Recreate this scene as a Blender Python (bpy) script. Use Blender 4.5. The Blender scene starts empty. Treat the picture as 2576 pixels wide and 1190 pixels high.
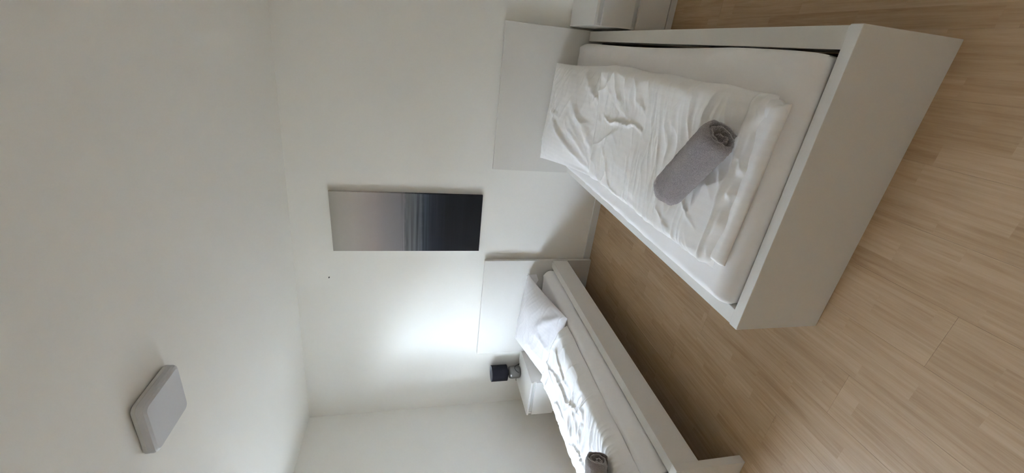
import bpy, bmesh, math, random
import numpy as np
from mathutils import Vector, Matrix
PI = math.pi
random.seed(7)
S = bpy.context.scene
C = S.collection

# ------------------------------------------------------------------ camera, sky, sun, exposure
# (camera solved from the photograph; the photograph is a sideways phone picture, so the camera is rolled a quarter turn)
CAM_LOC = (0.7362, -3.1329, 1.5697)
CAM_W = np.array([-0.22085, -0.05795, 0.44610])
F_PX = 1022.3
def rotmat(w):
    th = np.linalg.norm(w); k = w / th
    K = np.array([[0, -k[2], k[1]], [k[2], 0, -k[0]], [-k[1], k[0], 0]])
    return np.eye(3) + math.sin(th) * K + (1 - math.cos(th)) * K @ K
Rc = rotmat(CAM_W)
right, fwd, up = Rc[:, 0], Rc[:, 1], Rc[:, 2]
cd = bpy.data.cameras.new('camera'); cam = bpy.data.objects.new('camera', cd); C.objects.link(cam)
cd.sensor_fit = 'HORIZONTAL'; cd.sensor_width = 36.0; cd.lens = F_PX / 2576 * 36.0
cd.clip_start = 0.02; cd.clip_end = 200
M4 = Matrix.Identity(4)
for i in range(3):
    M4[i][0] = -up[i]; M4[i][1] = right[i]; M4[i][2] = -fwd[i]; M4[i][3] = CAM_LOC[i]
cam.matrix_world = M4
S.camera = cam

SKY_STRENGTH = 16.0
w = bpy.data.worlds.new('sky'); S.world = w; w.use_nodes = True
nt = w.node_tree; nt.nodes.clear()
wo = nt.nodes.new('ShaderNodeOutputWorld'); bg = nt.nodes.new('ShaderNodeBackground')
tc = nt.nodes.new('ShaderNodeTexCoord'); sx = nt.nodes.new('ShaderNodeSeparateXYZ')
mr = nt.nodes.new('ShaderNodeMapRange'); cr = nt.nodes.new('ShaderNodeValToRGB')
mr.inputs[1].default_value = -1; mr.inputs[2].default_value = 1
nt.links.new(tc.outputs['Generated'], sx.inputs[0]); nt.links.new(sx.outputs[2], mr.inputs[0])
nt.links.new(mr.outputs[0], cr.inputs[0]); nt.links.new(cr.outputs[0], bg.inputs[0]); nt.links.new(bg.outputs[0], wo.inputs[0])
el = cr.color_ramp.elements
el[0].position = 0.0; el[0].color = (0.095, 0.088, 0.072, 1)       # lawn
el[1].position = 1.0; el[1].color = (0.50, 0.63, 0.90, 1)           # zenith
for pos, col in ((0.49, (0.085, 0.08, 0.065, 1)), (0.51, (0.80, 0.87, 1.0, 1)), (0.60, (0.72, 0.81, 0.98, 1)), (0.80, (0.60, 0.72, 0.95, 1))):
    e = el.new(pos); e.color = col
bg.inputs[1].default_value = SKY_STRENGTH

sd = bpy.data.lights.new('sun', 'SUN'); sun = bpy.data.objects.new('sun', sd); C.objects.link(sun)
sd.energy = 0.28; sd.angle = math.radians(8); sd.color = (0.62, 0.78, 1.0)
sun_dir = Vector((0.57, 0.82, -0.15))            # direction the light travels
sun.rotation_euler = sun_dir.to_track_quat('-Z', 'Y').to_euler()

S.view_settings.view_transform = 'Standard'; S.view_settings.look = 'None'
S.view_settings.gamma = 1; S.view_settings.use_curve_mapping = False
S.view_settings.exposure = 2.38
S.cycles.use_denoising = True
S.cycles.max_bounces = 14; S.cycles.diffuse_bounces = 10; S.cycles.sample_clamp_indirect = 8
S.cycles.caustics_reflective = False; S.cycles.caustics_refractive = False

# ------------------------------------------------------------------ dimensions (metres)
XW, XE = -2.754, 1.95        # left and right wall
YB, YF = 0.0, -4.3           # headboard wall, wall behind the camera
H = 2.60
BW, BL = 1.046, 2.09         # bed
XR, XL = -0.155, -2.028      # left edges of the two beds
WT = 0.36                    # outer wall thickness
WY0, WY1, WZ0, WZ1 = -2.12, -0.98, 0.90, 2.22   # window opening

# ------------------------------------------------------------------ helpers
def put(o, parent=None):
    C.objects.link(o)
    if parent is not None: o.parent = parent
    return o
def finish(name, bm, mat, parent=None, smooth=False, angle=None):
    me = bpy.data.meshes.new(name)
    bm.normal_update(); bm.to_mesh(me); bm.free()
    if mat: me.materials.append(mat)
    o = put(bpy.data.objects.new(name, me), parent)
    if smooth:
        for p in me.polygons: p.use_smooth = True
    if angle is not None:
        try: me.set_sharp_from_angle(angle=math.radians(angle))
        except Exception: pass
    return o
def box(bm, x0, x1, y0, y1, z0, z1, bev=0.0):
    b = bmesh.new()
    bmesh.ops.create_cube(b, size=1)
    for v in b.verts:
        v.co = Vector(((x0 + x1) / 2 + v.co.x * (x1 - x0), (y0 + y1) / 2 + v.co.y * (y1 - y0), (z0 + z1) / 2 + v.co.z * (z1 - z0)))
    if bev > 0:
        bmesh.ops.bevel(b, geom=list(b.edges), offset=bev, segments=2, profile=0.6, affect='EDGES')
    tmp = bpy.data.meshes.new('tmp'); b.to_mesh(tmp); b.free(); bm.from_mesh(tmp); bpy.data.meshes.remove(tmp)
    return bm
def boxo(name, dims, mat, parent=None, bev=0.0015):
    return finish(name, box(bmesh.new(), *dims, bev), mat, parent)
def thing(name, label, cat, loc=(0, 0, 0), group=None):
    o = bpy.data.objects.new(name, None); C.objects.link(o)
    o.location = loc; o.empty_display_size = 0.1
    return tag(o, label, cat, group)
def tag(o, label, cat, group=None):
    o['label'] = label; o['category'] = cat
    if group: o['group'] = group
    return o
def struct(o):
    o['kind'] = 'structure'; return o
def lathe(bm, prof, seg=40, cx=0, cy=0):
    rings = []
    for r, z in prof:
        rings.append([bm.verts.new((cx + r * math.cos(2 * PI * k / seg), cy + r * math.sin(2 * PI * k / seg), z)) for k in range(seg)])
    for a, b in zip(rings, rings[1:]):
        for k in range(seg):
            bm.faces.new((a[k], a[(k + 1) % seg], b[(k + 1) % seg], b[k]))
    return rings
def tube(bm, pts, r, seg=8):
    pts = [Vector(p) for p in pts]; rings = []
    for i, p in enumerate(pts):
        t = (pts[min(i + 1, len(pts) - 1)] - pts[max(i - 1, 0)]).normalized()
        a = t.orthogonal().normalized() if i == 0 else (prev - t * prev.dot(t)).normalized()
        prev = a; b = t.cross(a)
        rings.append([bm.verts.new(p + (a * math.cos(2 * PI * k / seg) + b * math.sin(2 * PI * k / seg)) * r) for k in range(seg)])
    for a, b in zip(rings, rings[1:]):
        for k in range(seg): bm.faces.new((a[k], a[(k + 1) % seg], b[(k + 1) % seg], b[k]))
    bm.faces.new(rings[0][::-1]); bm.faces.new(rings[-1])
def sub(parent_loc, dims):
    px, py, pz = parent_loc
    return (dims[0] - px, dims[1] - px, dims[2] - py, dims[3] - py, dims[4] - pz, dims[5] - pz)

# vectorised gradient noise for cloth relief
_rng = np.random.RandomState(3)
_perm = _rng.permutation(512); _ang = _rng.rand(512) * 2 * PI
def pnoise(x, y, seed=0):
    x = np.asarray(x, float) + seed * 17.31; y = np.asarray(y, float) + seed * 9.77
    xi = np.floor(x).astype(int); yi = np.floor(y).astype(int); xf = x - xi; yf = y - yi
    def g(ix, iy, dx, dy):
        a = _ang[_perm[(_perm[ix % 512] + iy) % 512]]
        return np.cos(a) * dx + np.sin(a) * dy
    u = xf**3 * (xf * (xf * 6 - 15) + 10); v = yf**3 * (yf * (yf * 6 - 15) + 10)
    n0 = g(xi, yi, xf, yf) * (1 - u) + g(xi + 1, yi, xf - 1, yf) * u
    n1 = g(xi, yi + 1, xf, yf - 1) * (1 - u) + g(xi + 1, yi + 1, xf - 1, yf - 1) * u
    return (n0 * (1 - v) + n1 * v) * 1.5
def ridge(x, y, seed=0, k=3.0):
    return np.clip(1 - np.abs(pnoise(x, y, seed)) * 1.6, 0, 1) ** k
def rotxy(x, y, deg):
    a = math.radians(deg); return x * math.cos(a) + y * math.sin(a), -x * math.sin(a) + y * math.cos(a)
def sstep(a, b, x):
    t = np.clip((x - a) / (b - a), 0, 1); return t * t * (3 - 2 * t)

def crease(X, Y, pts, w, h, seed=0):
    X = X + 0.35 * w * pnoise(X * 0.5 / w, Y * 0.5 / w, seed + 40); Y = Y + 0.35 * w * pnoise(X * 0.5 / w + 5, Y * 0.5 / w, seed + 41)
    P = [np.array(p, float) for p in pts]; n = len(P) - 1
    best = np.full(X.shape, 9.0); U = np.zeros(X.shape); side = np.zeros(X.shape)
    for k in range(n):
        d = P[k + 1] - P[k]; l2 = d @ d
        t = np.clip(((X - P[k][0]) * d[0] + (Y - P[k][1]) * d[1]) / l2, 0, 1)
        ex, ey = X - (P[k][0] + t * d[0]), Y - (P[k][1] + t * d[1]); ds = np.hypot(ex, ey)
        c = ds < best; best = np.where(c, ds, best); U = np.where(c, (k + t) / n, U); side = np.where(c, np.sign(d[0] * ey - d[1] * ex), side)
    a = np.sin(PI * np.clip(U, 0.04, 0.96)) ** 0.6
    sd_ = best * side
    return h * a * (np.exp(-(sd_ / w) ** 2) - 0.22 * np.exp(-((sd_ - 1.8 * w) / (1.3 * w)) ** 2))

def cushion_mesh(name, P_top, P_bot, mat, parent=None):
    """two grids (n,m,3) sharing their border, made into one closed smooth mesh"""
    n, m, _ = P_top.shape
    idx_t = np.arange(n * m).reshape(n, m)
    inner = np.zeros((n, m), bool); inner[1:-1, 1:-1] = True
    idx_b = idx_t.copy(); idx_b[inner] = n * m + np.arange(inner.sum())
    verts = np.vstack([P_top.reshape(-1, 3), P_bot[inner]])
    def quads(ix, flip):
        q = np.stack([ix[:-1, :-1], ix[1:, :-1], ix[1:, 1:], ix[:-1, 1:]], -1).reshape(-1, 4)
        return q[:, ::-1] if flip else q
    faces = np.vstack([quads(idx_t, False), quads(idx_b, True)])
    me = bpy.data.meshes.new(name)
    me.from_pydata(verts.tolist(), [], faces.tolist()); me.materials.append(mat)
    me.polygons.foreach_set('use_smooth', [True] * len(me.polygons)); me.update()
    return put(bpy.data.objects.new(name, me), parent)

# ------------------------------------------------------------------ materials
def mat(name, col, rough=0.5, spec=0.5, metal=0.0):
    m = bpy.data.materials.new(name); m.use_nodes = True
    b = m.node_tree.nodes['Principled BSDF']
    b.inputs['Base Color'].default_value = (*col, 1); b.inputs['Roughness'].default_value = rough
    b.inputs['Metallic'].default_value = metal; b.inputs['Specular IOR Level'].default_value = spec
    return m
def nodes(m):
    return m.node_tree.nodes, m.node_tree.links, m.node_tree.nodes['Principled BSDF']
def add_bump(m, scale, strength, dist=0.001, detail=4, coord='Object', stretch=(1, 1, 1)):
    N, L, b = nodes(m)
    t = N.new('ShaderNodeTexCoord'); mp = N.new('ShaderNodeMapping'); mp.inputs['Scale'].default_value = stretch
    n = N.new('ShaderNodeTexNoise'); n.inputs['Scale'].default_value = scale; n.inputs['Detail'].default_value = detail
    bp = N.new('ShaderNodeBump'); bp.inputs['Strength'].default_value = strength; bp.inputs['Distance'].default_value = dist
    L.new(t.outputs[coord], mp.inputs[0]); L.new(mp.outputs[0], n.inputs['Vector']); L.new(n.outputs['Fac'], bp.inputs['Height'])
    L.new(bp.outputs[0], b.inputs['Normal'])
    return n
def add_tint(m, n, c0, c1, p0=0.3, p1=0.7):
    N, L, b = nodes(m)
    r = N.new('ShaderNodeValToRGB'); r.color_ramp.elements[0].position = p0; r.color_ramp.elements[1].position = p1
    r.color_ramp.elements[0].color = (*c0, 1); r.color_ramp.elements[1].color = (*c1, 1)
    L.new(n.outputs['Fac'], r.inputs[0]); L.new(r.outputs[0], b.inputs['Base Color'])

M_wall = mat('wall_paint', (0.855, 0.835, 0.785), 0.9, 0.2); add_bump(M_wall, 160, 0.25, 0.0012)
M_ceil = mat('ceiling_paint', (0.855, 0.838, 0.785), 0.92, 0.2); add_bump(M_ceil, 120, 0.2, 0.0012)
M_white = mat('white_lacquer', (0.74, 0.715, 0.67), 0.45, 0.35); add_bump(M_white, 300, 0.04, 0.0004)
M_white2 = mat('white_lacquer_inner', (0.70, 0.695, 0.67), 0.5, 0.4)
M_base = mat('baseboard_paint', (0.74, 0.73, 0.71), 0.45, 0.4)
M_dark = mat('dark_joint_and_shade', (0.06, 0.05, 0.045), 0.8, 0.2)  # near-black: painted shade in bed and lamp gaps, and under plank joints
M_frame = mat('window_plastic', (0.82, 0.82, 0.82), 0.3, 0.5)
def linen(name, col):
    m = mat(name, col, 0.72, 0.25)
    N, L, b = nodes(m)
    t = N.new('ShaderNodeTexCoord')
    n = N.new('ShaderNodeTexNoise'); n.inputs['Scale'].default_value = 60; n.inputs['Detail'].default_value = 5
    wv = N.new('ShaderNodeTexNoise'); wv.inputs['Scale'].default_value = 900
    ad = N.new('ShaderNodeMath'); ad.operation = 'MULTIPLY_ADD'; ad.inputs[1].default_value = 0.3
    bp = N.new('ShaderNodeBump'); bp.inputs['Strength'].default_value = 0.35; bp.inputs['Distance'].default_value = 0.0014
    L.new(t.outputs['Object'], n.inputs['Vector']); L.new(t.outputs['Object'], wv.inputs['Vector'])
    L.new(wv.outputs['Fac'], ad.inputs[0]); L.new(n.outputs['Fac'], ad.inputs[2]); L.new(ad.outputs[0], bp.inputs['Height'])
    L.new(bp.outputs[0], b.inputs['Normal'])
    b.inputs['Sheen Weight'].default_value = 0.12; b.inputs['Sheen Roughness'].default_value = 0.5
    return m
def striped(m, freq=95, amt=0.035):
    N, L, b = nodes(m)
    t = N.new('ShaderNodeTexCoord'); wv = N.new('ShaderNodeTexWave'); wv.inputs['Scale'].default_value = freq / 6.283
    wv.bands_direction = 'X'
    mr = N.new('ShaderNodeMapRange'); mr.inputs[1].default_value = 0.35; mr.inputs[2].default_value = 0.65
    c = b.inputs['Base Color'].default_value[:]
    mx = N.new('ShaderNodeMix'); mx.data_type = 'RGBA'
    mx.inputs[6].default_value = (c[0] - amt, c[1] - amt, c[2] - amt, 1); mx.inputs[7].default_value = c
    L.new(t.outputs['Object'], wv.inputs['Vector']); L.new(wv.outputs['Fac'], mr.inputs[0]); L.new(mr.outputs[0], mx.inputs[0])
    L.new(mx.outputs[2], b.inputs['Base Color'])
    r2 = N.new('ShaderNodeMapRange'); r2.inputs[3].default_value = 0.75; r2.inputs[4].default_value = 0.68
    L.new(mr.outputs[0], r2.inputs[0]); L.new(r2.outputs[0], b.inputs['Roughness'])
M_sheet = linen('white_fitted_sheet', (0.90, 0.875, 0.86))
M_duvet = linen('white_striped_linen', (0.93, 0.905, 0.885)); striped(M_duvet, 60, 0.012)
M_pillow = linen('white_pillow_linen', (0.92, 0.895, 0.88)); striped(M_pillow, 60, 0.012)
M_pillow2 = linen('greyish_dimmed_linen', (0.80, 0.775, 0.785)); striped(M_pillow2, 60, 0.012)  # greyer linen, also darkened to hold down the bright window light
def terry(name, c0, c1):
    m = mat(name, c1, 0.95, 0.1)
    n = add_bump(m, 330, 1.0, 0.005, 3)
    add_tint(m, n, c0, c1, 0.35, 0.62)
    N, L, b = nodes(m); b.inputs['Sheen Weight'].default_value = 0.4
    return m
M_towel = terry('grey_terry', (0.33, 0.30, 0.31), (0.48, 0.445, 0.455))
M_towel2 = terry('brown_grey_terry', (0.30, 0.26, 0.245), (0.41, 0.36, 0.345))
M_steel = mat('brushed_steel', (0.24, 0.235, 0.23), 0.30, 0.5, 1.0); add_bump(M_steel, 40, 0.15, 0.0006, 2, 'Object', (1, 1, 25))
M_black = mat('black_shade_fabric', (0.010, 0.009, 0.014), 0.8, 0.25); add_bump(M_black, 900, 0.2, 0.0004)
M_lining = mat('pale_shade_lining', (0.42, 0.44, 0.47), 0.6, 0.3)
M_cord = mat('black_cord', (0.012, 0.012, 0.014), 0.5, 0.4)
M_diff = mat('lamp_cover', (0.60, 0.60, 0.615), 0.45, 0.4)
M_lampbody = mat('lamp_body', (0.64, 0.63, 0.61), 0.5, 0.4)
M_nail = mat('dark_nail', (0.03, 0.028, 0.025), 0.5, 0.5, 0.6)
M_sill = mat('window_sill', (0.72, 0.72, 0.70), 0.35, 0.5)

# plank material: three-strip laminate, tone varied per plank, per strip and per block
def plank_material():
    m = mat('beech_laminate', (0.5, 0.36, 0.24), 0.42, 0.4)
    N, L, b = nodes(m)
    t = N.new('ShaderNodeTexCoord'); oi = N.new('ShaderNodeObjectInfo')
    sep = N.new('ShaderNodeSeparateXYZ'); L.new(t.outputs['Object'], sep.inputs[0])
    def math_(op, a, b_=None, c=None):
        n = N.new('ShaderNodeMath'); n.operation = op
        for i, v in enumerate((a, b_, c)):
            if v is None: continue
            if isinstance(v, (int, float)): n.inputs[i].default_value = v
            else: L.new(v, n.inputs[i])
        return n.outputs[0]
    xs = math_('MULTIPLY', sep.outputs[0], 1 / 0.0645)
    strip = math_('FLOOR', xs)
    off = math_('MULTIPLY_ADD', strip, 0.37, math_('MULTIPLY', oi.outputs['Random'], 7.0))
    blk = math_('FLOOR', math_('ADD', math_('MULTIPLY', sep.outputs[1], 1 / 0.43), off))
    cmb = N.new('ShaderNodeCombineXYZ'); L.new(strip, cmb.inputs[0]); L.new(blk, cmb.inputs[1]); L.new(math_('MULTIPLY', oi.outputs['Random'], 91.0), cmb.inputs[2])
    wn = N.new('ShaderNodeTexWhiteNoise'); L.new(cmb.outputs[0], wn.inputs['Vector'])
    # grain
    add = N.new('ShaderNodeVectorMath'); add.operation = 'ADD'
    sc = N.new('ShaderNodeVectorMath'); sc.operation = 'SCALE'; sc.inputs[3].default_value = 23.0
    L.new(wn.outputs['Color'], sc.inputs[0]); L.new(t.outputs['Object'], add.inputs[0]); L.new(sc.outputs[0], add.inputs[1])
    mp = N.new('ShaderNodeMapping'); mp.inputs['Scale'].default_value = (55, 2.6, 1); L.new(add.outputs[0], mp.inputs[0])
    gr = N.new('ShaderNodeTexNoise'); gr.inputs['Scale'].default_value = 1.0; gr.inputs['Detail'].default_value = 6; gr.inputs['Roughness'].default_value = 0.65
    gr.inputs['Distortion'].default_value = 0.6
    L.new(mp.outputs[0], gr.inputs['Vector'])
    mp2 = N.new('ShaderNodeMapping'); mp2.inputs['Scale'].default_value = (160, 9, 1); L.new(add.outputs[0], mp2.inputs[0])
    g2 = N.new('ShaderNodeTexNoise'); g2.inputs['Scale'].default_value = 1.0; g2.inputs['Detail'].default_value = 3; L.new(mp2.outputs[0], g2.inputs['Vector'])
    fac = math_('ADD', math_('MULTIPLY', gr.outputs['Fac'], 0.62), math_('ADD', math_('MULTIPLY', g2.outputs['Fac'], 0.2), math_('MULTIPLY', wn.outputs['Value'], 0.13)))
    r = N.new('ShaderNodeValToRGB'); e = r.color_ramp.elements
    e[0].position = 0.26; e[0].color = (0.380, 0.240, 0.120, 1)
    e[1].position = 0.66; e[1].color = (0.610, 0.435, 0.275, 1)
    k = e.new(0.45); k.color = (0.505, 0.343, 0.198, 1)
    L.new(fac, r.inputs[0]); L.new(r.outputs[0], b.inputs['Base Color'])
    bp = N.new('ShaderNodeBump'); bp.inputs['Strength'].default_value = 0.12; bp.inputs['Distance'].default_value = 0.0006
    L.new(g2.outputs['Fac'], bp.inputs['Height']); L.new(bp.outputs[0], b.inputs['Normal'])
    rr = N.new('ShaderNodeMapRange'); rr.inputs[3].default_value = 0.5; rr.inputs[4].default_value = 0.36
    L.new(gr.outputs['Fac'], rr.inputs[0]); L.new(rr.outputs[0], b.inputs['Roughness'])
    return m
M_plank = plank_material()

# sea picture: mist above, calm dark water below (pale horizon streaks between)
def picture_material():
    m = mat('sea_print', (0.3, 0.3, 0.3), 0.65, 0.2)
    N, L, b = nodes(m)
    t = N.new('ShaderNodeTexCoord'); sep = N.new('ShaderNodeSeparateXYZ'); L.new(t.outputs['Generated'], sep.inputs[0])
    mp = N.new('ShaderNodeMapping'); mp.inputs['Scale'].default_value = (0.35, 1, 40); L.new(t.outputs['Generated'], mp.inputs[0])
    n = N.new('ShaderNodeTexNoise'); n.inputs['Scale'].default_value = 1.6; n.inputs['Detail'].default_value = 5; L.new(mp.outputs[0], n.inputs['Vector'])
    n2 = N.new('ShaderNodeTexNoise'); n2.inputs['Scale'].default_value = 4.0; n2.inputs['Detail'].default_value = 4; L.new(t.outputs['Generated'], n2.inputs['Vector'])
    def math_(op, a, b_, c=None):
        q = N.new('ShaderNodeMath'); q.operation = op
        for i, v in enumerate((a, b_, c)):
            if v is None: continue
            if isinstance(v, (int, float)): q.inputs[i].default_value = v
            else: L.new(v, q.inputs[i])
        return q.outputs[0]
    z = math_('ADD', math_('MULTIPLY_ADD', math_('SUBTRACT', n2.outputs['Fac'], 0.5), 0.03, sep.outputs[2]), 0)
    r = N.new('ShaderNodeValToRGB'); e = r.color_ramp.elements
    stops = [(0.0, (0.008, 0.008, 0.010)), (0.24, (0.012, 0.012, 0.016)), (0.33, (0.022, 0.025, 0.035)), (0.40, (0.055, 0.065, 0.082)),
             (0.425, (0.115, 0.128, 0.145)), (0.505, (0.165, 0.170, 0.178)), (0.518, (0.118, 0.122, 0.132)), (0.53, (0.245, 0.235, 0.248)),
             (0.66, (0.33, 0.305, 0.305)), (0.72, (0.405, 0.355, 0.338)), (0.86, (0.49, 0.445, 0.405)), (0.95, (0.47, 0.44, 0.39)), (1.0, (0.40, 0.37, 0.315))]
    e[0].position, e[0].color = stops[0][0], (*stops[0][1], 1); e[1].position, e[1].color = stops[-1][0], (*stops[-1][1], 1)
    for p_, c_ in stops[1:-1]:
        q = e.new(p_); q.color = (*c_, 1)
    L.new(z, r.inputs[0])
    # water streaks only below and about the horizon
    band = N.new('ShaderNodeValToRGB'); be = band.color_ramp.elements
    be[0].position = 0.2; be[0].color = (0.22, 0.22, 0.22, 1); be[1].position = 0.56; be[1].color = (0, 0, 0, 1)
    q = be.new(0.45); q.color = (0.75, 0.75, 0.75, 1); q = be.new(0.53); q.color = (0.45, 0.45, 0.45, 1)
    L.new(sep.outputs[2], band.inputs[0])
    k = math_('ADD', math_('MULTIPLY', math_('SUBTRACT', n.outputs['Fac'], 0.5), math_('MULTIPLY', band.outputs[0], 4.0)), 1.0)
    mx = N.new('ShaderNodeVectorMath'); mx.operation = 'SCALE'; L.new(r.outputs[0], mx.inputs[0]); L.new(k, mx.inputs[3])
    L.new(mx.outputs[0], b.inputs['Base Color'])
    return m
M_print = picture_material()
M_canvas = mat('canvas_edge', (0.80, 0.80, 0.80), 0.8, 0.2)

def glass_material():
    m = bpy.data.materials.new('window_glass'); m.use_nodes = True
    N, L = m.node_tree.nodes, m.node_tree.links; N.clear()
    o = N.new('ShaderNodeOutputMaterial'); mx = N.new('ShaderNodeMixShader'); fr = N.new('ShaderNodeValue'); fr.outputs[0].default_value = 0.05
    tr = N.new('ShaderNodeBsdfTransparent'); gl = N.new('ShaderNodeBsdfGlossy'); gl.inputs['Roughness'].default_value = 0.02
    tr.inputs[0].default_value = (0.96, 0.98, 0.97, 1)
    L.new(fr.outputs[0], mx.inputs[0]); L.new(tr.outputs[0], mx.inputs[1]); L.new(gl.outputs[0], mx.inputs[2]); L.new(mx.outputs[0], o.inputs[0])
    return m
M_glass = glass_material()

# ------------------------------------------------------------------ room shell
struct(boxo('wall_back', (XW - WT, XE + 0.2, YB, YB + 0.2, -0.1, H + 0.1), M_wall, None, 0))
struct(boxo('wall_right', (XE, XE + 0.2, YF, YB, -0.1, H + 0.1), M_wall, None, 0))
struct(boxo('wall_front', (XW - WT, XE + 0.2, YF - 0.2, YF, -0.1, H + 0.1), M_wall, None, 0))
bm = bmesh.new()
box(bm, XW - WT, XW, WY1, YB, -0.1, H + 0.1); box(bm, XW - WT, XW, YF, WY0, -0.1, H + 0.1)
box(bm, XW - WT, XW, WY0, WY1, -0.1, WZ0); box(bm, XW - WT, XW, WY0, WY1, WZ1, H + 0.1)
struct(finish('wall_left', bm, M_wall))
TILT = 0.032                 # the ceiling falls slightly towards the right-hand wall
def zceil(x): return H - TILT * (x - XW)
ceil_ = struct(boxo('ceiling', (XW, XE, YF, YB, 0, 0.1), M_ceil, None, 0))
for v in ceil_.data.vertices: v.co.z += zceil(v.co.x)

# window: outer frame, two sashes, panes, handle, inner sill
FX = XW - WT + 0.05
win = struct(bpy.data.objects.new('window_1', None)); C.objects.link(win); win.location = (FX, (WY0 + WY1) / 2, WZ0)
def wbox(name, y0, y1, z0, z1, x0, x1, m, parent=win, ploc=None):
    return boxo(name, sub(win.location, (x0, x1, y0, y1, z0, z1)), m, parent, 0.003)
bm = bmesh.new()
for d in ((FX - 0.03, FX + 0.04, WY0, WY0 + 0.05, WZ0, WZ1), (FX - 0.03, FX + 0.04, WY1 - 0.05, WY1, WZ0, WZ1),
          (FX - 0.03, FX + 0.04, WY0, WY1, WZ0, WZ0 + 0.05), (FX - 0.03, FX + 0.04, WY0, WY1, WZ1 - 0.05, WZ1)):
    box(bm, *sub(win.location, d), 0.003)
finish('window_frame', bm, M_frame, win)
ym = (WY0 + WY1) / 2
for a, b_ in ((WY0 + 0.045, ym - 0.002), (ym + 0.002, WY1 - 0.045)):
    bm = bmesh.new()
    for d in ((FX - 0.01, FX + 0.055, a, a + 0.05, WZ0 + 0.045, WZ1 - 0.045), (FX - 0.01, FX + 0.055, b_ - 0.05, b_, WZ0 + 0.045, WZ1 - 0.045),
              (FX - 0.01, FX + 0.055, a, b_, WZ0 + 0.045, WZ0 + 0.1), (FX - 0.01, FX + 0.055, a, b_, WZ1 - 0.1, WZ1 - 0.045)):
        box(bm, *sub(win.location, d), 0.003)
    sash = finish('sash', bm, M_frame, win)
    boxo('pane', sub(win.location, (FX + 0.018, FX + 0.026, a + 0.045, b_ - 0.045, WZ0 + 0.095, WZ1 - 0.095)), M_glass, sash, 0)
    if b_ < ym + 0.01:
        bm = bmesh.new(); box(bm, *sub(win.location, (FX + 0.055, FX + 0.075, b_ - 0.037, b_ - 0.013, 1.50, 1.57)), 0.004)
        box(bm, *sub(win.location, (FX + 0.075, FX + 0.095, b_ - 0.033, b_ - 0.017, 1.42, 1.56)), 0.006)
        finish('handle', bm, M_frame, sash)
sill = boxo('window_sill', sub(win.location, (FX + 0.04, XW + 0.025, WY0 - 0.04, WY1 + 0.06, WZ0 - 0.03, WZ0 + 0.006)), M_sill, win, 0.004)

# unseen additions outside the window: bounce surface and pale block that cuts low sky
M_bounce = mat('bounce_paving', (0.115, 0.104, 0.088), 0.95, 0.1); add_bump(M_bounce, 8, 0.4, 0.05)
M_blocker = mat('pale_blocker', (0.44, 0.40, 0.345), 0.9, 0.1); add_bump(M_blocker, 60, 0.4, 0.004)
struct(boxo('added_ground', (-60, XW - WT - 0.001, -60, 60, -0.6, -0.35), M_bounce, None, 0))  # added unseen yard surface, toned for the light it bounces indoors
struct(boxo('sky_blocker', (-13.0, -8.0, -6.9, 16.0, -0.35, 3.35), M_blocker, None, 0.02))  # added unseen block: hides low sky, leaves a gap for the wall patch

struct(boxo('steep_sky_blocker', (-4.0, XW - WT - 0.001, -4.6, 0.3, 2.42, 2.56), M_frame, None, 0.004))  # added unseen slab, cuts steep sky light on the left bed

# baseboards
def bb(name, d):
    struct(boxo(name, d, M_base, None, 0.004))
bb('baseboard_back', (XW, XE, -0.014, YB, 0.0, 0.062))
bb('baseboard_left', (XW, XW + 0.014, YF, -0.014, 0.0, 0.062))
bb('baseboard_right', (XE - 0.014, XE, YF, -0.014, 0.0, 0.062))
bb('baseboard_front', (XW + 0.014, XE - 0.014, YF, YF + 0.014, 0.0, 0.062))

# floor: slab with one object per plank
flo = struct(boxo('floor', (XW - 0.01, XE + 0.01, YF - 0.01, YB + 0.01, -0.1, -0.010), M_dark, None, 0))
PWD, PLEN = 0.1935, 1.285
rp = random.Random(11)
col = 0; x = XW
while x < XE:
    x1 = min(x + PWD, XE); y = YB + (col * 0.437 % 1.0) * PLEN - 0.02
    while y > YF:
        y1, y0 = min(y, YB), max(y - PLEN, YF)
        if y1 - y0 > 0.02:
            bm = bmesh.new(); box(bm, 0.0001, x1 - x - 0.0001, 0.0001, y1 - y0 - 0.0001, -0.010, 0.0)
            top = [e for e in bm.edges if all(v.co.z > -0.001 for v in e.verts)]
            bmesh.ops.bevel(bm, geom=top, offset=0.0005, segments=1, affect='EDGES')
            pl = finish('plank', bm, M_plank, flo); pl.location = (x, y0, 0)
        y -= PLEN
    x += PWD; col += 1

# ------------------------------------------------------------------ beds
def make_bed(x0, label, BW=BW):
    root = thing('bed_frame', label, 'bed', (x0 + BW / 2, 0, 0))
    def part(name, d, bev=0.0025, m=M_white): return boxo(name, sub(root.location, d), m, root, bev)
    x1 = x0 + BW
    part('headboard', (x0, x1, -0.050, -0.018, 0.0, 1.0))
    part('footboard', (x0, x1, -BL, -BL + 0.040, 0.0, 0.38))
    for s in (0, 1):
        xa = x0 + 0.003 if s == 0 else x1 - 0.003 - 0.064
        part('side_rail', (xa, xa + 0.064, -BL + 0.040, -0.050, 0.235, 0.379))
    part('support_shade_panel', (x0 + 0.071, x1 - 0.071, -BL + 0.041, -0.051, 0.262, 0.275), 0, M_dark)  # near-black panel paints the shade in the slot beside the mattress
    part('centre_beam', (x0 + BW / 2 - 0.02, x0 + BW / 2 + 0.02, -BL + 0.04, -0.05, 0.20, 0.26), 0.002, M_white2)
    return root
bedR = make_bed(XR, 'white lacquered bed frame below the sea picture, whole footboard in view', BW + 0.003)
bedL = make_bed(XL, 'white lacquered bed frame in the corner beside the bedside lamp')

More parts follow.
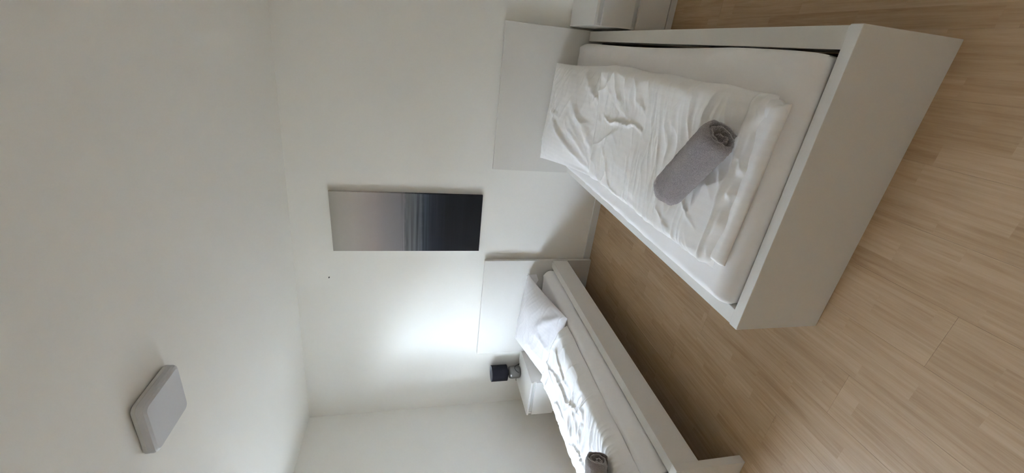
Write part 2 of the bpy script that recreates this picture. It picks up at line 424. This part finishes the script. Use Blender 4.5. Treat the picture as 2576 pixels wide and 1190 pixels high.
# mattress in a fitted sheet
def make_mattress(x0, x1, y0, y1, ztop, label, seed, shape=None):
    n, m = 110, 240
    a = np.linspace(-1, 1, n)[:, None] * np.ones((1, m)); b = np.ones((n, 1)) * np.linspace(-1, 1, m)[None, :]
    zc, hh = (0.28 + ztop) / 2, (ztop - 0.28) / 2
    # rounded box from a grid: remap so the border drops vertically
    def remap(t, half, r):
        s = np.abs(t) * (half + r * 0.57); flat = half - r
        ang = np.clip((s - flat) / r, 0, PI / 2)
        return np.sign(t) * np.where(s < flat, s, flat + r * np.sin(ang)), np.where(s < flat, 0, 1 - np.cos(ang))
    rx = 0.055
    X, dx = remap(a, (x1 - x0) / 2, rx); Y, dy = remap(b, (y1 - y0) / 2, rx)
    drop = np.clip(np.hypot(dx, dy), 0, 1)
    X = X + (x0 + x1) / 2; Y = Y + (y0 + y1) / 2
    # corners pulled in
    cx = np.abs(a) ** 6 * np.abs(b) ** 10
    X = X - np.sign(a) * 0.014 * cx; Y = Y - np.sign(b) * 0.012 * cx
    u, v = rotxy(X, Y, 12)
    near = sstep(0.55, 1.0, np.abs(a)) + 0.6 * sstep(0.8, 1.0, np.abs(b))
    wr = 0.008 * near * ridge(u * 5 + 0.5 * pnoise(u * 3, v * 2, seed + 4), v * 3.2, seed, 4) + 0.003 * pnoise(X * 4, Y * 3, seed + 1)
    dim = -0.004 * sstep(0.0, 1.0, 1 - np.maximum(np.abs(a), np.abs(b)))
    if shape: X, Y = shape(a, b, X, Y)
    Zt = ztop - drop * 0.07 + wr * (1 - 0.5 * drop) + dim
    T = np.stack([X, Y, Zt], -1)
    Bz = np.minimum(0.28 + (1 - drop) * 0.0, Zt)
    B = np.stack([(X - (x0 + x1) / 2) * 0.985 + (x0 + x1) / 2, (Y - (y0 + y1) / 2) * 0.985 + (y0 + y1) / 2, Bz], -1)
    o = cushion_mesh('mattress', T, B, M_sheet)
    return tag(o, label, 'mattress')
def shapeR(a, b, X, Y):
    # right-hand edge bows inwards, leaving the dark slot beside the rail
    k = sstep(0.2, 1.0, a)
    X = X - 0.016 * k * np.clip(1 - ((b - 0.25) / 0.8) ** 2, 0, 1)
    return X, Y
make_mattress(XR + 0.072, XR + BW - 0.070, -2.048, -0.075, 0.462, 'mattress in white fitted sheet on the bed with the whole footboard in view', 1, shapeR)
make_mattress(XL + 0.072, XL + BW - 0.073, -2.048, -0.075, 0.462, 'mattress in white fitted sheet on the bed beside the bedside lamp', 5)

# duvets: folded, two layers; corners as XY quad (head-left, head-right, foot-right, foot-left)
def layer(name, quad, z0, thick, mat_, parent, seed, wr=1.0, r=0.05, hem=None, n=200, m=330, belly=0.0, edge_wave=0.008, creases=(), foot_thin=0.0, head_roll=0.020):
    a = np.linspace(-1, 1, n)[:, None] * np.ones((1, m)); b = np.ones((n, 1)) * np.linspace(-1, 1, m)[None, :]
    def remap(t, half):
        s = np.abs(t) * (half + r * 0.57); flat = half - r
        ang = np.clip((s - flat) / r, 0, PI / 2)
        return np.sign(t) * np.where(s < flat, s, flat + r * np.sin(ang)) / half, np.where(s < flat, 0, 1 - np.cos(ang))
    q = [np.array(p, float) for p in quad]
    wx = (np.linalg.norm(q[1] - q[0]) + np.linalg.norm(q[2] - q[3])) / 4; wy = (np.linalg.norm(q[3] - q[0]) + np.linalg.norm(q[2] - q[1])) / 4
    A, da = remap(a, wx); B, db = remap(b, wy)
    s, t = (A + 1) / 2, (B + 1) / 2
    XY = ((1 - s) * (1 - t))[..., None] * q[0] + (s * (1 - t))[..., None] * q[1] + (s * t)[..., None] * q[2] + ((1 - s) * t)[..., None] * q[3]
    X, Y = XY[..., 0], XY[..., 1]
    # wavy outline
    X = X + edge_wave * pnoise(Y * 5, a * 0 + seed, seed) * np.abs(A) ** 3
    Y = Y + edge_wave * pnoise(X * 6, a * 0 + seed + 3, seed) * np.abs(B) ** 8
    drop = np.clip(np.hypot(da, db), 0, 1)
    # wrinkles
    wu, wv_ = X + 0.05 * pnoise(X * 5, Y * 4, seed + 2), Y + 0.06 * pnoise(X * 4 + 3, Y * 5, seed + 7)
    u1, v1 = rotxy(wu, wv_, 14); u2, v2 = rotxy(wu, wv_, -38); u3, v3 = rotxy(wu, wv_, 62)
    headz = 1 - sstep(0.25, 0.6, t)
    f1 = ridge(u1 * 2.0, v1 * 8.5, seed + 11, 3) * (0.3 + 0.7 * sstep(0.25, 0.55, t))
    f1b = ridge(u1 * 3.6, v1 * 21, seed + 17, 2.5) * (0.25 + 0.75 * sstep(0.3, 0.6, t))
    f2 = ridge(u2 * 2.2, v2 * 5.5, seed + 12, 3.5) * (0.3 + 0.7 * headz)
    f3 = ridge(u3 * 2.4, v3 * 7.0, seed + 13, 4) * (0.1 + 0.9 * headz)
    mask = 0.55 + 0.45 * sstep(-0.35, 0.35, pnoise(X * 3.1, Y * 2.7, seed + 20))
    fine = pnoise(u1 * 14, v1 * 45, seed + 14) * 0.0010
    disp = wr * (mask * (0.0105 * f1 + 0.0070 * f1b + 0.0075 * f2 + 0.0055 * f3) + fine + 0.014 * pnoise(X * 3.2, Y * 2.6, seed + 16) - 0.009)
    for q_, (pts_, w__, h__) in enumerate(creases): disp = disp + crease(X + 0.03 * pnoise(X * 6, Y * 6, seed + 50), Y + 0.03 * pnoise(X * 6, Y * 6, seed + 51), pts_, w__ * 0.85, h__ * 0.8, seed + q_)
    thick = thick * (1 - foot_thin * sstep(0.55, 1.0, t))
    if hem is not None: disp = disp + head_roll * np.exp(-((t * 2 * wy - 0.045) / 0.028) ** 2)
    puff = belly * (1 - np.abs(A) ** 2.5) * (1 - np.abs(B) ** 4)
    Z = z0 + thick * (1 - drop) + puff + disp * (1 - 0.75 * drop ** 2)
    if hem is not None:   # stitched hem line across the bed near the foot
        d = (1 - t) * 2 * wy - hem - 0.006 * pnoise(X * 5, X * 0, seed + 30)
        Z = Z + 0.0065 * np.exp(-(d / 0.004) ** 2) - 0.006 * np.exp(-((d + 0.012) / 0.008) ** 2)
        Z = Z - np.clip(-d, 0, 0.1) * 0.75 * (0.7 + 0.6 * pnoise(X * 14, X * 0 + 2, seed + 31))
    Z = np.maximum(Z, z0 + 0.004 * (1 - drop))
    T = np.stack([X, Y, Z], -1)
    Bm = np.stack([X, Y, np.full_like(Z, z0)], -1)
    return cushion_mesh(name, T, Bm, mat_, parent)
def rel(quad, loc): return [(x - loc[0], y - loc[1]) for x, y in quad]

ZM = 0.464
locD = (0.38, -1.46, ZM)
dR = thing('duvet', 'white striped duvet folded on the bed with the whole footboard in view', 'duvet', locD)
layer('lower_fold', rel([(0.065, -0.88), (0.69, -0.85), (0.668, -2.040), (0.085, -2.012)], locD), 0.0, 0.036, M_duvet, dR, 3, 0.35, 0.022, None, 120, 180)
layer('upper_fold', rel([(0.055, -0.874), (0.704, -0.812), (0.688, -2.012), (0.062, -1.985)], locD), 0.022, 0.078, M_duvet, dR, 1, 1.0, 0.045, 0.05, belly=0.010, foot_thin=0.38,
      creases=[([(x - locD[0], y - locD[1]) for x, y in pts], w_, h_) for pts, w_, h_ in (
          ([(0.44, -0.93), (0.42, -1.08), (0.46, -1.28), (0.42, -1.44)], 0.013, 0.010), ([(0.69, -1.00), (0.58, -1.04), (0.50, -1.14)], 0.016, 0.009),
          ([(0.69, -1.20), (0.58, -1.26), (0.50, -1.42)], 0.016, 0.009), ([(0.20, -1.02), (0.33, -1.08), (0.42, -1.16)], 0.016, 0.007), ([(0.12, -1.32), (0.24, -1.34), (0.36, -1.31)], 0.014, 0.007),
          ([(0.30, -0.98), (0.20, -1.10), (0.08, -1.16)], 0.015, 0.007), ([(0.68, -0.92), (0.55, -0.97), (0.40, -0.96)], 0.018, 0.008), ([(0.69, -1.10), (0.55, -1.15), (0.46, -1.22)], 0.013, 0.008), ([(0.69, -1.33), (0.58, -1.36), (0.45, -1.40)], 0.012, 0.008),
          ([(0.35, -1.66), (0.27, -1.78), (0.17, -1.90)], 0.013, 0.008), ([(0.69, -1.46), (0.62, -1.42), (0.50, -1.44), (0.40, -1.54)], 0.011, 0.008),
          ([(0.68, -1.70), (0.61, -1.67), (0.52, -1.69)], 0.010, 0.008), ([(0.68, -1.78), (0.60, -1.76), (0.54, -1.77)], 0.010, 0.008), ([(0.68, -1.62), (0.58, -1.59), (0.48, -1.62)], 0.010, 0.007),
          ([(0.67, -1.87), (0.61, -1.865), (0.55, -1.87)], 0.010, 0.008), ([(0.42, -1.90), (0.36, -1.94), (0.30, -1.96)], 0.012, 0.008), ([(0.22, -1.62), (0.14, -1.72), (0.09, -1.78)], 0.012, 0.007))])
# loose corner of the cover at the foot
bm = bmesh.new()
cor = [(0.615, -1.995, 0.040), (0.668, -1.985, 0.046), (0.676, -2.022, 0.030), (0.645, -2.046, 0.012), (0.610, -2.035, 0.014)]
top = [bm.verts.new(Vector(p) - Vector((locD[0], locD[1], 0))) for p in cor]
bot = [bm.verts.new(Vector((p[0], p[1] + 0.004, max(p[2] - 0.016, 0.002))) - Vector((locD[0], locD[1], 0))) for p in cor]
bm.faces.new(top[::-1]); bm.faces.new(bot)
for i in range(5): bm.faces.new((top[i], top[(i + 1) % 5], bot[(i + 1) % 5], bot[i]))
bmesh.ops.subdivide_edges(bm, edges=list(bm.edges), cuts=3, use_grid_fill=True)
bmesh.ops.smooth_vert(bm, verts=list(bm.verts), factor=0.5, use_axis_x=True, use_axis_y=True, use_axis_z=True)
bmesh.ops.recalc_face_normals(bm, faces=list(bm.faces))
finish('loose_corner', bm, M_duvet, dR, True)

locE = (-1.45, -1.40, ZM)
dL = thing('duvet', 'white striped duvet folded on the bed beside the bedside lamp', 'duvet', locE)
layer('lower_fold', rel([(-1.76, -0.70), (-1.19, -0.82), (-1.20, -2.0), (-1.76, -2.0)], locE), 0.0, 0.05, M_duvet, dL, 6, 0.35, 0.03, None, 120, 180)
layer('upper_fold', rel([(-1.80, -0.66), (-1.125, -0.805), (-1.145, -2.01), (-1.80, -2.01)], locE), 0.002, 0.078, M_duvet, dL, 8, 1.25, 0.075, 0.05, belly=0.036,
      creases=[([(x - locE[0], y - locE[1]) for x, y in pts], w_, h_) for pts, w_, h_ in (
          ([(-1.55, -0.80), (-1.45, -1.00), (-1.42, -1.25), (-1.35, -1.45)], 0.018, 0.016), ([(-1.30, -0.90), (-1.36, -1.05), (-1.33, -1.2)], 0.016, 0.012),
          ([(-1.24, -1.25), (-1.36, -1.33), (-1.48, -1.36)], 0.014, 0.013), ([(-1.22, -1.42), (-1.35, -1.50), (-1.50, -1.53)], 0.013, 0.013), ([(-1.20, -1.58), (-1.32, -1.65), (-1.45, -1.66)], 0.013, 0.012),
          ([(-1.70, -1.0), (-1.58, -1.12), (-1.55, -1.3)], 0.018, 0.013), ([(-1.62, -1.38), (-1.54, -1.5), (-1.52, -1.7)], 0.016, 0.013))])

# pillows: quad of 3-D corners (top-left, top-right, bottom-right, bottom-left)
def pillow(quad, thick_up, thick_dn, label, seed, n=150, m=150, wr=1.0, pinch=0.05, folds=(), cloth=None):
    q = [np.array(p, float) for p in quad]; c0 = sum(q) / 4
    a = np.sin(np.linspace(-PI / 2, PI / 2, n))[:, None] * np.ones((1, m)); b = np.ones((n, 1)) * np.sin(np.linspace(-PI / 2, PI / 2, m))[None, :]
    A = a * (1 - pinch * (1 - b ** 2)); B = b * (1 - pinch * (1 - a ** 2))
    s, t = (A + 1) / 2, (B + 1) / 2
    P = ((1 - s) * (1 - t))[..., None] * q[0] + (s * (1 - t))[..., None] * q[1] + (s * t)[..., None] * q[2] + ((1 - s) * t)[..., None] * q[3]
    nrm = np.cross(q[1] - q[0], q[3] - q[0]); nrm = nrm / np.linalg.norm(nrm)
    if nrm[2] < 0: nrm = -nrm
    prof = np.clip((1 - np.abs(a) ** 2.6) * (1 - np.abs(b) ** 2.6), 0, 1) ** 0.62
    X, Y = P[..., 0], P[..., 1]
    wu, wv_ = X + 0.06 * pnoise(X * 4, Y * 4, seed + 2), Y + 0.06 * pnoise(X * 4, Y * 4, seed + 5)
    u1, v1 = rotxy(wu, wv_, 35); u2, v2 = rotxy(wu, wv_, -20)
    edge = 0.35 + 0.65 * sstep(0.4, 0.95, np.maximum(np.abs(a), np.abs(b)))
    disp = wr * (0.004 * ridge(u1 * 2.2, v1 * 8, seed + 9, 5) + 0.005 * ridge(u2 * 2.5, v2 * 11, seed + 10, 5) * edge + 0.010 * pnoise(X * 4, Y * 4, seed + 11) + 0.0003 * pnoise(X * 45, Y * 45, seed + 12) - 0.005)
    for q_, (pts_, w__, h__) in enumerate(folds): disp = disp + crease(s + 0, t + 0, pts_, w__, h__, seed + q_)
    border = np.minimum(1 - np.abs(a), 1 - np.abs(b))
    soft = sstep(0.0, 0.10, border)
    T = P + nrm * (thick_up * prof + disp * soft)[..., None]
    Bt = P - nrm * (thick_dn * prof * 1.0)[..., None]
    Bt[..., 2] = np.maximum(Bt[..., 2], ZM + 0.002); T[..., 2] = np.maximum(T[..., 2], Bt[..., 2] + 0.001 * soft)
    o = cushion_mesh('pillow', T - c0, Bt - c0, cloth or M_pillow)
    o.location = c0
    return tag(o, label, 'pillow')
pillow([(-0.035, -0.075, 0.635), (0.665, -0.075, 0.605), (0.70, -0.815, 0.488), (0.045, -0.882, 0.482)], 0.075, 0.06,
       'crumpled white pillow at the head of the bed with the whole footboard in view', 2, wr=1.2, pinch=0.035,
       folds=(([(0.95, 0.62), (0.80, 0.80), (0.66, 0.93), (0.55, 0.97)], 0.035, 0.015), ([(0.72, 0.50), (0.55, 0.66), (0.42, 0.82), (0.28, 0.90), (0.12, 0.92)], 0.040, 0.017),
              ([(0.48, 0.22), (0.34, 0.40), (0.22, 0.60), (0.13, 0.78), (0.04, 0.97)], 0.035, 0.018), ([(0.55, 0.12), (0.48, 0.40)], 0.03, 0.008),
              ([(0.90, 0.85), (0.75, 0.95)], 0.025, 0.010), ([(0.40, 0.55), (0.28, 0.75), (0.15, 0.86)], 0.025, 0.010)))
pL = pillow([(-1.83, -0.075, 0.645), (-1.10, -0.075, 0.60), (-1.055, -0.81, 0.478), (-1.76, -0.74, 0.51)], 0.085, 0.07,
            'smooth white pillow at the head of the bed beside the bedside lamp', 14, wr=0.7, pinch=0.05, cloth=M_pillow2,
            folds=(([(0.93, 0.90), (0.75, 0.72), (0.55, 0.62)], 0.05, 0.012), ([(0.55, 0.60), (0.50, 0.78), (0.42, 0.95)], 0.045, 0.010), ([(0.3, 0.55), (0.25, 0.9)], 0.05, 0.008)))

bm = bmesh.new()      # loose folded-over corner of the pillowcase
a_ = [(-1.112, -0.085, 0.612), (-1.110, -0.075, 0.520), (-1.150, -0.110, 0.505), (-1.185, -0.135, 0.535)]
f_ = [bm.verts.new(Vector(p) - pL.location) for p in a_]; g_ = [bm.verts.new(Vector((p[0] - 0.004, p[1] + 0.008, p[2])) - pL.location) for p in a_]
bm.faces.new(f_); bm.faces.new(g_[::-1])
for i in range(4): bm.faces.new((f_[i], g_[i], g_[(i + 1) % 4], f_[(i + 1) % 4]))
bmesh.ops.recalc_face_normals(bm, faces=list(bm.faces))
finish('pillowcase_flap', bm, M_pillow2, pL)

# rolled towels
def towel(loc, axis, length, r, label, m, squash=0.86, seed=1, turns=2.3, th=0.017, tilt=0.0):
    ax = Vector(axis).normalized(); upv = Vector((0, 0, 1)); side = ax.cross(upv).normalized(); upv = side.cross(ax)
    NS, NT = 300, 44
    tt = np.linspace(0, 1, NS)
    ang = tt * turns * 2 * PI + tilt
    rad = r * (0.16 + 0.84 * (tt ** 0.8))
    rad = np.minimum(rad, r)
    # outer wrap ends tangentially under the roll
    wob = 1 + 0.05 * pnoise(np.cos(ang) * 1.5 + tt * 2, np.sin(ang) * 1.5, seed)
    half = th / 2 * (0.9 + 0.2 * pnoise(tt * 9, tt * 0, seed + 1))
    half = half * np.clip(np.minimum(tt, 1 - tt) / 0.012, 0.35, 1)
    L = np.linspace(-1, 1, NT)
    verts = []; faces = []
    def surf(sgn):
        g = np.zeros((NS, NT, 3))
        for j, l in enumerate(L):
            endk = sstep(0.80, 1.0, abs(l))
            rr = rad * wob * (1 - 0.10 * endk * (rad / r)) + sgn * half * (1 - 0.45 * endk ** 3)
            bump = 0.0022 * pnoise(ang * 2.2, l * 9 + tt * 0, seed + 3) + 0.0016 * pnoise(ang * 7, l * 22 + tt * 0, seed + 4) + 0.0016*pnoise(ang*12, l*50+tt*0, seed+5)
            rr = rr + bump
            px, pz = rr * np.cos(ang), rr * np.sin(ang) * squash
            # slight stagger of the layers at the ends
            le = l * length / 2 + (0.012 * (1 - tt) * np.sign(l) * -1 + 0.006 * pnoise(ang * 1.3, tt * 3, seed + 6)) * endk
            g[:, j, 0] = px; g[:, j, 1] = le; g[:, j, 2] = pz
        return g
    go, gi = surf(1), surf(-1)
    V = np.vstack([go.reshape(-1, 3), gi.reshape(-1, 3)])
    n = NS * NT; ix = np.arange(n).reshape(NS, NT)
    q = lambda I, f: (np.stack([I[:-1, :-1], I[1:, :-1], I[1:, 1:], I[:-1, 1:]], -1).reshape(-1, 4))[:, ::-1 if f else 1]
    F = [q(ix, False), q(ix + n, True)]
    for e in (0, NT - 1):
        s_ = np.stack([ix[:-1, e], ix[1:, e], ix[1:, e] + n, ix[:-1, e] + n], -1)
        F.append(s_ if e else s_[:, ::-1])
    for e in (0, NS - 1):
        s_ = np.stack([ix[e, :-1], ix[e, 1:], ix[e, 1:] + n, ix[e, :-1] + n], -1)
        F.append(s_[:, ::-1] if e else s_)
    F = np.vstack(F)
    me = bpy.data.meshes.new('rolled_towel'); me.from_pydata(V.tolist(), [], F.tolist()); me.materials.append(m)
    me.polygons.foreach_set('use_smooth', [True] * len(me.polygons)); me.update()
    o = put(bpy.data.objects.new('rolled_towel', me))
    R = Matrix((( side.x, ax.x, upv.x, loc[0]), (side.y, ax.y, upv.y, loc[1]), (side.z, ax.z, upv.z, loc[2]), (0, 0, 0, 1)))
    o.matrix_world = R
    return tag(o, label, 'towel')
towel((0.413, -1.868, 0.613), (0.36, -0.235, -0.03), 0.325, 0.074, 'grey terry towel rolled up on the duvet nearest the camera, below the sea picture', M_towel, seed=2, tilt=2.83)
towel((-1.36, -1.905, 0.634), (0.88, 0.42, -0.03), 0.36, 0.072, 'brownish grey rolled towel on the brightly lit duvet, cut by the picture edge', M_towel2, seed=5, tilt=2.83)

# ------------------------------------------------------------------ bedside chests
def nightstand(x0, w_, d, h, label):
    root = thing('nightstand', label, 'nightstand', (x0 + w_ / 2, 0, 0), 'white two-drawer nightstands')
    def part(name, dd, bev=0.0015, m=M_white, par=root): return boxo(name, sub(root.location, dd), m, par, bev)
    x1 = x0 + w_; yb = -0.016
    g = 0.030; plinth = 0.045
    part('top_panel', (x0, x1, -d, yb, h - 0.018, h))
    for xa in (x0 + 0.001, x1 - 0.017):
        part('side_panel', (xa, xa + 0.016, -d + 0.018, yb, 0, h - 0.018), 0.001)
    part('back_panel', (x0 + 0.017, x1 - 0.017, yb - 0.008, yb, 0.02, h - 0.018), 0, M_white2)
    part('front_rail', (x0 + 0.017, x1 - 0.017, -d + 0.024, -d + 0.04, 0, h - 0.018), 0, M_white2)
    part('plinth', (x0 + 0.002, x1 - 0.002, -d + 0.006, -d + 0.0235, 0, plinth - 0.004), 0.001)
    zt = h - 0.018 - g; fh = (zt - plinth - 0.004 - g) / 2
    for k in range(2):
        z1 = zt - k * (fh + g)
        dr = part('drawer', (x0 + 0.001, x1 - 0.001, -d + 0.001, -d + 0.0165, z1 - fh, z1), 0.0015)
        part('finger_lip', (x0 + 0.02, x1 - 0.02, -d + 0.0165, -d + 0.022, z1 - 0.012, z1 - 0.004), 0, M_white2, dr)
    return root
nightstand(-2.436, 0.408, 0.48, 0.549, 'white two-drawer nightstand with the black-shaded lamp on it')
nightstand(0.908, 0.40, 0.472, 0.528, 'white two-drawer nightstand beside the bed below the sea picture, nothing on it')

# bedside lamp
lx, ly, lz = -2.250, -0.098, 0.5492
lamp = thing('table_lamp', 'small table lamp with black drum shade and round steel base on the nightstand', 'lamp', (lx, ly, lz))
bm = bmesh.new()
lathe(bm, [(0.0, 0.0), (0.046, 0.0), (0.055, 0.004), (0.061, 0.014), (0.063, 0.03), (0.063, 0.088), (0.060, 0.104), (0.052, 0.116), (0.040, 0.121), (0.0, 0.122)], 48)
finish('lamp_base', bm, M_steel, lamp, True)
bm = bmesh.new(); lathe(bm, [(0.0, 0.120), (0.030, 0.120), (0.030, 0.134), (0.016, 0.136), (0.016, 0.158), (0.0, 0.158)], 32)
finish('neck', bm, M_cord, lamp, True, 40)
SR, Z0, Z1 = 0.079, 0.140, 0.298
bm = bmesh.new(); lathe(bm, [(SR - 0.003, Z0), (SR, Z0), (SR, Z1), (SR - 0.003, Z1)], 64)
sh = finish('lamp_shade', bm, M_black, lamp, True, 40)
bm = bmesh.new(); rr = lathe(bm, [(SR - 0.003, Z0), (SR - 0.003, Z1)], 64); bmesh.ops.reverse_faces(bm, faces=list(bm.faces))
finish('shade_lining', bm, M_lining, sh, True)
bm = bmesh.new()
for k in range(3):
    a = k * 2 * PI / 3 + 0.4
    tube(bm, [(0.016 * math.cos(a), 0.016 * math.sin(a), Z0 + 0.012), ((SR - 0.003) * math.cos(a), (SR - 0.003) * math.sin(a), Z0 + 0.012)], 0.0016)
finish('shade_spider', bm, M_cord, sh, True)
bm = bmesh.new()
tube(bm, [(0.036, -0.050, 0.026), (0.046, -0.050, 0.040), (0.060, -0.044, 0.056), (0.074, -0.030, 0.068), (0.080, -0.012, 0.066), (0.078, 0.008, 0.045), (0.072, 0.025, 0.012), (0.060, 0.05, 0.004), (0.03, 0.074, 0.0035),
          (-0.06, 0.079, 0.0035), (-0.11, 0.079, 0.0035), (-0.135, 0.082, 0.002), (-0.1755, 0.085, 0.002), (-0.202, 0.086, 0.002), (-0.207, 0.086, -0.02), (-0.207, 0.086, -0.2)], 0.0026)
finish('power_cord', bm, M_cord, lamp, True)

# ------------------------------------------------------------------ sea picture
px0, px1, pz0, pz1 = -0.895, -0.387, 1.056, 2.235
pic = thing('canvas_picture', 'tall canvas picture of misty dark sea hung on the wall between the beds', 'picture', ((px0 + px1) / 2, -0.001, pz0))
boxo('canvas', sub(pic.location, (px0, px1, -0.030, -0.001, pz0, pz1)), M_canvas, pic, 0.002)
bm = bmesh.new()
box(bm, *sub(pic.location, (px0 + 0.003, px1 + 0.0006, -0.0312, -0.0298, pz0 + 0.003, pz1 - 0.001)))
box(bm, *sub(pic.location, (px1 - 0.0002, px1 + 0.0006, -0.0300, -0.0015, pz0 + 0.003, pz1 - 0.001)))
finish('print', bm, M_print, pic)

# ceiling light: slim rounded-square cover a little off the ceiling
cl = thing('ceiling_light', 'square flat pale grey ceiling light with rounded corners', 'ceiling light', (-0.626, -1.805, zceil(-0.626)))
cl.rotation_euler = (0, math.atan(TILT), 0)
def rsq(bm, prof, corner_seg=7):
    rings = []
    for half, rad, z in prof:
        ring = []
        for k, (sxx, syy) in enumerate(((1, 1), (-1, 1), (-1, -1), (1, -1))):
            for i in range(corner_seg):
                a = k * PI / 2 + (i / (corner_seg - 1)) * PI / 2
                ring.append(bm.verts.new((sxx * (half - rad) + rad * math.cos(a), syy * (half - rad) + rad * math.sin(a), z)))
        rings.append(ring)
    n = len(rings[0])
    for p_, q_ in zip(rings, rings[1:]):
        for k in range(n): bm.faces.new((p_[k], q_[k], q_[(k + 1) % n], p_[(k + 1) % n]))
    bm.faces.new(rings[0][::-1]); bm.faces.new(rings[-1])
    bmesh.ops.recalc_face_normals(bm, faces=list(bm.faces))
bm = bmesh.new(); rsq(bm, [(0.098, 0.02, 0.0), (0.098, 0.02, -0.006)]); finish('shadow_gap_plate', bm, M_dark, cl)  # plate coloured near-black to draw the shadow gap under the ceiling
bm = bmesh.new(); rsq(bm, [(0.114, 0.022, -0.005), (0.116, 0.024, -0.008), (0.116, 0.024, -0.018), (0.1145, 0.023, -0.020)]); finish('lamp_body', bm, M_lampbody, cl, True, 30)
bm = bmesh.new(); rsq(bm, [(0.1155, 0.024, -0.0195), (0.1155, 0.024, -0.033), (0.112, 0.022, -0.041), (0.103, 0.02, -0.047)]); finish('diffuser', bm, M_diff, cl, True, 20)

# nail left in the wall
bm = bmesh.new(); bmesh.ops.create_cone(bm, cap_ends=True, segments=12, radius1=0.0045, radius2=0.004, depth=0.012, matrix=Matrix.Rotation(PI / 2, 4, 'X'))
nail = finish('nail', bm, M_nail); nail.location = (-1.154, -0.006, 2.292)
tag(nail, 'tiny dark nail left in the bare wall above the picture', 'nail')
